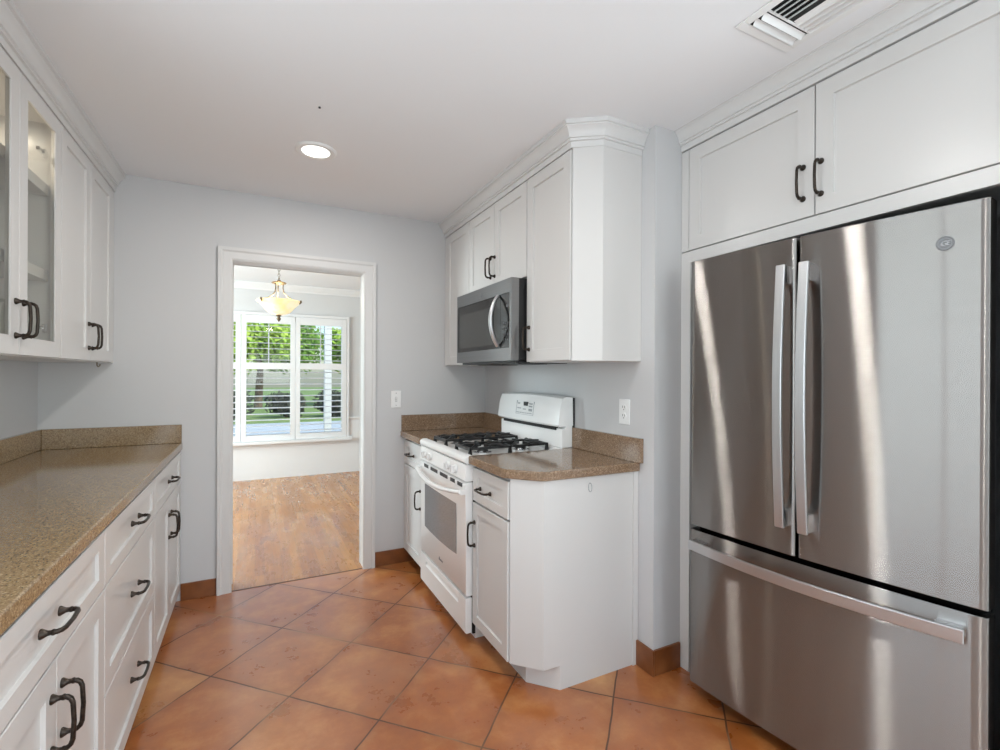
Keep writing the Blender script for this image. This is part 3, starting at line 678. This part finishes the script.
tag(MB().lathe([(0, -.006), (.004, -.005), (.005, 0), (0, 0)], (.232, 2.122, CEIL), (0, 0, 1), 10).build('screw', m_slot), 'tiny dark screw head in the ceiling between camera and recessed light', 'screw')

vt = thing('ceiling_vent', 'white rectangular ceiling air vent with curved blades above the refrigerator cabinet', 'vent', (1.482, .80, CEIL))
hx, hy = .130, .222
q = MB(); 
for b in ((-hx, hx, -hy, -hy+.03, -.006, 0), (-hx, hx, hy-.03, hy, -.006, 0), (-hx, -hx+.028, -hy+.03, hy-.03, -.006, 0), (hx-.028, hx, -hy+.03, hy-.03, -.006, 0), (-hx+.028, hx-.028, .124, .132, -.006, 0), (-hx+.028, hx-.028, -.132, -.124, -.006, 0)): q.box(*b)
q.build('frame', m_plastic, vt, bevel=.003)
q = MB(); q.box(-hx+.02, hx-.02, -hy+.02, hy-.02, -.0015, -.0005); q.build('backing', m_dark, vt)
def blade(axis, a0, a1, c, sg):
    b = MB(); n = 6; A_ = []; B_ = []
    for i in range(n+1):
        t = i/n*math.pi/2*.9; o = sg*.016*math.sin(t); z = -.002-.015*(1-math.cos(t))
        for L, aa in ((A_, a0), (B_, a1)):
            L.append(b.v(c+o, aa, z) if axis == 'Y' else b.v(aa, c+o, z))
    A2 = []; B2 = []
    for i in range(n+1):
        t = i/n*math.pi/2*.9; o = sg*(.016*math.sin(t)-.0016*math.sin(t)); z = -.002-.015*(1-math.cos(t))+.0016*math.cos(t)+.0004
        for L, aa in ((A2, a0), (B2, a1)):
            L.append(b.v(c+o, aa, z) if axis == 'Y' else b.v(aa, c+o, z))
    for i in range(n):
        b.face([A_[i], A_[i+1], B_[i+1], B_[i]], True); b.face([A2[i], B2[i], B2[i+1], A2[i+1]], True)
        b.face([A_[i], A2[i], A2[i+1], A_[i+1]]); b.face([B_[i], B_[i+1], B2[i+1], B2[i]])
    b.face([A_[-1], A2[-1], B2[-1], B_[-1]]); b.face([A_[0], B_[0], B2[0], A2[0]])
    return b.build('blade', m_plastic, vt)
for k in range(4): blade('Y', -.122, .122, -.012-.022*k, -1); blade('Y', -.122, .122, .012+.022*k, 1)
for k in range(2): blade('X', -hx+.03, hx-.03, .138+.028*k, 1); blade('X', -hx+.03, hx-.03, -.138-.028*k, -1)

# ------------------------------------------------------------------ switch and outlet
sw = thing('light_switch', 'white wall switch between the doorway and the range corner', 'light switch', (.880, YB, 1.154))
q = MB(); q.box(-.036, .036, -.006, -.0003, -.060, .060); pl = q.build('plate', m_plastic, sw, bevel=.003)
q = MB(); q.box(-.006, .006, -.009, -.005, -.014, .014); q.prismx([(-.008, -.004), (-.018, .002), (-.018, .007), (-.008, .008)], -.004, .004); q.build('toggle', m_plastic, sw, bevel=.001)
q = MB(); q.box(-.007, .007, -.0064, -.0055, -.016, .016)
q.build('switch_slot', m_grey, sw)
for z in (-.042, .042): MB().lathe([(0, 0), (.003, 0), (.003, -.001), (0, -.001)], (0, -.006, z), (0, 1, 0), 10).build('plate_screw', m_grey, sw)
ou = thing('power_outlet', 'white wall outlet above the clipped-corner countertop', 'outlet', (XR, 1.774, 1.156), RIGHT)
q = MB(); q.box(-.036, .036, -.006, -.0003, -.060, .060); q.build('plate', m_plastic, ou, bevel=.003)
for z in (.020, -.020):
    q = MB(); q.lathe([(0, 0), (.016, 0), (.016, -.0022), (0, -.0022)], (0, -.006, z), (0, 1, 0), 20); so = q.build('socket', m_plastic, ou)
    q = MB(); q.box(-.0085, -.0055, -.0086, -.008, z-.002, z+.009); q.box(.0055, .0085, -.0086, -.008, z-.002, z+.008); q.lathe([(0, 0), (.0028, 0), (.0028, -.0006), (0, -.0006)], (0, -.0081, z-.009), (0, 1, 0), 10); q.build('slots', m_slot, so)

# ------------------------------------------------------------------ dining room beyond the doorway
DXL, DXR, DC = -2.2, 2.7, 2.47
wallbox('floor_dining', [(DXL-.15, DXR+.15, YB+.012, YD+.15, -.06, 0)], m_oak)
wallbox('ceiling_dining', [(DXL-.15, DXR+.15, YB2, YD+.15, DC, DC+.12)], m_ceil)
WX0, WX1, WZ0, WZ1 = -.70, 1.095, .50, 2.065
wallbox('wall_dining_window', [(DXL, WX0, YD, YD+.15, 0, DC), (WX1, DXR, YD, YD+.15, 0, DC), (WX0, WX1, YD, YD+.15, 0, WZ0), (WX0, WX1, YD, YD+.15, WZ1, DC)], m_dwall)
lw = (4.2, 6.0, .65, 2.2)
wallbox('wall_dining_left', [(DXL-.15, DXL, YB2, lw[0], 0, DC), (DXL-.15, DXL, lw[1], YD+.15, 0, DC), (DXL-.15, DXL, lw[0], lw[1], 0, lw[2]), (DXL-.15, DXL, lw[0], lw[1], lw[3], DC)], m_dwall)
wallbox('wall_dining_right', [(DXR, DXR+.15, YB2, YD+.15, 0, DC)], m_dwall)
wallbox('wall_dining_near', [(DXL-.15, XL-.15, YB, YB2, 0, DC), (XR+.2, DXR+.15, YB, YB2, 0, DC)], m_dwall)
plain_window('added_window_4', 'X', DXL-.04, lw[0], lw[1], lw[2], lw[3], 1)  # unseen window, added to hold the dining room fill light
# wainscot, chair rail, crown, base
def st(name, mat, *boxes, bev=0):
    q = MB()
    for b in boxes: q.box(*b)
    return struct(q.build(name, mat, bevel=bev))
st('wainscot', m_wains, (DXL, WX0-.03, YD-.010, YD, 0, .70), (WX1+.035, DXR, YD-.010, YD, 0, .70), (WX0-.03, WX1+.035, YD-.010, YD, 0, .40))
sweep('trim_7', [(WX1+.037, YD), (DXR-.001, YD)], [(0, .70), (.012, .70), (.016, .715), (.028, .728), (.030, .742), (0, .745)], 1, m_wains)
sweep('trim_8', [(DXL+.001, YD), (DXR-.001, YD)], [(0, 2.385), (.012, 2.385), (.016, 2.40), (.05, 2.435), (.062, 2.455), (.062, DC), (0, DC)], 1, m_wains)
# the window: frame, sashes, panes, plantation shutters
wn = MB(); yf = YD-.035
wn.box(WX1, WX1+.033, yf, YD, WZ0-.02, WZ1+.033); wn.box(WX0-.033, WX0, yf, YD, WZ0-.02, WZ1+.033); wn.box(WX0, WX1, yf, YD, WZ1, WZ1+.033)
wn.box(WX0-.06, WX1+.07, YD-.085, YD, WZ0-.055, WZ0-.02); wn.box(WX0-.04, WX1+.04, YD-.022, YD, WZ0-.10, WZ0-.055)
wn.box(WX0, WX1, YD-.01, YD+.15, WZ0-.02, WZ0); 
w1 = struct(wn.build('window_1', m_wains, bevel=.003))
pans = [(WX0+.003, -.166), (-.160, .452), (.458, WX1-.003)]
for x0, x1 in pans:
    sa = MB(); ya, yb = YD+.075, YD+.105
    sa.box(x0+.0, x0+.05, ya, yb, WZ0, WZ1); sa.box(x1-.05, x1, ya, yb, WZ0, WZ1); sa.box(x0+.05, x1-.05, ya, yb, WZ0, WZ0+.05); sa.box(x0+.05, x1-.05, ya, yb, WZ1-.04, WZ1); sa.box(x0+.05, x1-.05, ya, yb, 1.405, 1.455)
    xm = (x0+x1)/2; sa.box(xm-.007, xm+.007, ya+.01, yb-.01, 1.455, WZ1-.04)
    so = sa.build('sash', m_wains, w1)
    g = MB(); g.box(x0+.05, x1-.05, ya+.013, ya+.017, WZ0+.05, WZ1-.04); g.build('glass_pane', m_pane, so)
    q = MB(); y0, y1 = yf-.004, yf+.026; fw = .056
    q.box(x0, x0+fw, y0, y1, WZ0-.018, WZ1-.003); q.box(x1-fw, x1, y0, y1, WZ0-.018, WZ1-.003)
    q.box(x0+fw, x1-fw, y0, y1, WZ0-.018, .556); q.box(x0+fw, x1-fw, y0, y1, 1.965, WZ1-.003); q.box(x0+fw, x1-fw, y0, y1, 1.386, 1.468)
    sh = q.build('shutter', m_wains, w1, bevel=.003)
    L = MB()
    def louvers(z0, z1, n, tilt):
        for i in range(n):
            zc = z0+(z1-z0)*(i+.5)/n; ca, sa_ = math.cos(tilt), math.sin(tilt); hw, ht = .031, .0045
            pr = [(-hw, 0), (-hw*.5, ht), (hw*.5, ht), (hw, 0), (hw*.5, -ht), (-hw*.5, -ht)]
            L.prismx([(yf+.012+a*ca-b*sa_, zc+a*sa_+b*ca) for a, b in pr], x0+fw+.001, x1-fw-.001)
    louvers(1.468, 1.965, 7, math.radians(4)); louvers(.556, 1.386, 11, math.radians(7))
    L.build('louvers', m_wains, sh, angle=60)

# pendant
PY = 5.0
pd = thing('pendant_light', 'bowl pendant lamp with cream glass shade hanging in the dining room doorway', 'pendant lamp', (.192, PY, DC))
q = MB(); q.lathe([(0, 0), (.062, 0), (.062, -.012), (.045, -.026), (.012, -.032), (0, -.032)], n=24); q.build('ceiling_canopy', m_brass, pd)
q = MB(); z = -.034
for i in range(7):
    pts = []
    for k in range(13):
        a = 2*math.pi*k/12; u, v_ = .009*math.cos(a), .0155*math.sin(a)
        pts.append((u, 0, z-.015+v_) if i % 2 == 0 else (0, u, z-.015+v_))
    q.tube(pts, .0024, 6, caps=False); z -= .0265
q.build('chain', m_brass, pd)
HZ = 2.19-DC
q = MB(); q.lathe([(0, .055), (.006, .05), (.006, .03), (.016, .024), (.018, .014), (.034, .010), (.062, .004), (.066, -.002), (.060, -.008), (.03, -.012), (.014, -.02), (0, -.022)], (0, 0, HZ), n=28); q.build('hub', m_brass, pd)
RZ = 2.012-DC; BR = .198
for k in range(3):
    a = math.radians(100+120*k); ca, sa_ = math.cos(a), math.sin(a)
    P = [(.040, HZ-.01), (.036, HZ-.05), (.044, HZ-.09), (.075, HZ-.128), (.120, RZ+.022), (.165, RZ+.006), (.196, RZ+.002)]
    q = MB(); q.tube([(r*ca, r*sa_, zz) for r, zz in P], .0052, 8)
    q.box(0, .001, 0, .001, 0, .001) if False else None
    c = Vector((.200*ca, .200*sa_, RZ)); q.tube([c+Vector((0, 0, .016)), c, c+Vector((-.012*ca, -.012*sa_, -.022))], [.006, .011, .004], 8); q.build('arm', m_brass, pd, angle=60)
q = MB(); pr = [(.196, 0), (.190, -.006), (.168, -.022), (.142, -.048), (.118, -.078), (.092, -.104), (.055, -.120), (0, -.126)]
q.lathe([(r, RZ+h) for r, h in pr]+[(max(r-.006, 0), RZ+h+.006) for r, h in pr[::-1]], n=40); q.build('shade', m_alab, pd, angle=70)
q = MB(); q.lathe([(0, 0), (.022, -.002), (.026, -.010), (.014, -.018), (.012, -.026), (.020, -.034), (.016, -.046), (.006, -.062), (0, -.068)], (0, 0, RZ-.124), n=18); q.build('finial', m_brass, pd)
l = bpy.data.lights.new('pendant_bulb', 'POINT'); l.energy = 6; l.color = (1, .86, .64); l.shadow_soft_size = .05
lo = bpy.data.objects.new('pendant_bulb', l); COL.objects.link(lo); lo.parent = pd; lo.location = (0, 0, RZ+.02)

# ------------------------------------------------------------------ outside the dining window
GZ = -.5
st('ground', m_lawn, (-30, 40, YD+.15, 70, GZ-.1, GZ)); 
st('driveway', m_drive, (-30, 40, 8.2, 19.5, GZ, GZ+.01))
pc = thing('porch_post', 'white square porch post outside the dining room window', 'post', (1.14, 9.0, GZ))
q = MB(); q.box(-.06, .06, -.06, .06, .25, 2.75); q.build('shaft', m_wains, pc, bevel=.004)
q = MB(); q.box(-.075, .075, -.075, .075, 0, .25); q.build('base', m_wains, pc, bevel=.006)
q = MB(); q.box(-.085, .085, -.085, .085, 2.75, 2.88); q.build('capital', m_wains, pc, bevel=.006)
rnd = random.Random(4)
def foliage(blobs, n, size, mat, name, parent):
    q = MB()
    for (cx, cy, cz, r) in blobs:
        for _ in range(n):
            d = Vector((rnd.gauss(0, 1), rnd.gauss(0, 1), rnd.gauss(0, 1))).normalized()*r*(rnd.random()**.4)
            c = Vector((cx, cy, cz))+d; a = Vector((rnd.gauss(0, 1), rnd.gauss(0, 1), rnd.gauss(0, 1))).normalized(); b = a.orthogonal().normalized()
            u = a*size*(.6+rnd.random()*.8); v = b*size*.55
            q.face([q.v(*(c-u)), q.v(*(c+v)), q.v(*(c+u)), q.v(*(c-v))])
    return q.build(name, mat, parent)
def tree(x, y, h, r, mat, label, n=420):
    t = thing('tree', label, 'tree', (x, y, GZ), 0, 'trees outside the dining window')
    q = MB(); q.tube([(0, 0, 0), (.1, .05, h*.35), (-.05, 0, h*.7)], [.22, .16, .08], 9); q.build('trunk', m_bark, t)
    bl = [(rnd.uniform(-r, r)*.7, rnd.uniform(-r, r)*.7, h*.62+rnd.uniform(-.4, .5)*r, r*rnd.uniform(.45, .7)) for _ in range(9)]
    foliage(bl, n, .17, mat, 'foliage', t)
tree(.1, 28, 5.4, 1.75, m_leaf1, 'bright green tree seen through the left shutter panel')
tree(5.3, 28.5, 5.2, 1.75, m_leaf1, 'yellow green tree seen through the right shutter panel')
tree(2.6, 38, 6.6, 2.6, m_leaf2, 'mid green tree farther back in the middle of the shuttered window', 500)
tree(-6.2, 38, 7, 2.6, m_leaf2, 'mid green tree far left beyond the shuttered window')
def bush(x, y, r, label):
    t = thing('shrub', label, 'shrub', (x, y, GZ), 0, 'shrubs across the driveway')
    q = MB(); q.tube([(0, 0, 0), (.03, 0, r*.8)], [.07, .03], 7); q.build('stem', m_bark, t)
    foliage([(rnd.uniform(-.5, .5)*r, rnd.uniform(-.2, .2)*r, r*.55+rnd.uniform(-.1, .25)*r, r*.62) for _ in range(6)], 260, .10, m_hedge, 'foliage', t)
bush(-1.0, 21.2, .95, 'dark shrub across the driveway, seen through the left edge of the shutters')
bush(1.15, 22.0, .80, 'dark shrub across the driveway, seen through the left shutter panel')
bush(3.1, 21.6, .85, 'dark shrub across the driveway, seen through the right shutter panel')
bush(5.2, 22.2, .9, 'dark shrub across the driveway, beyond the right edge of the shutters')
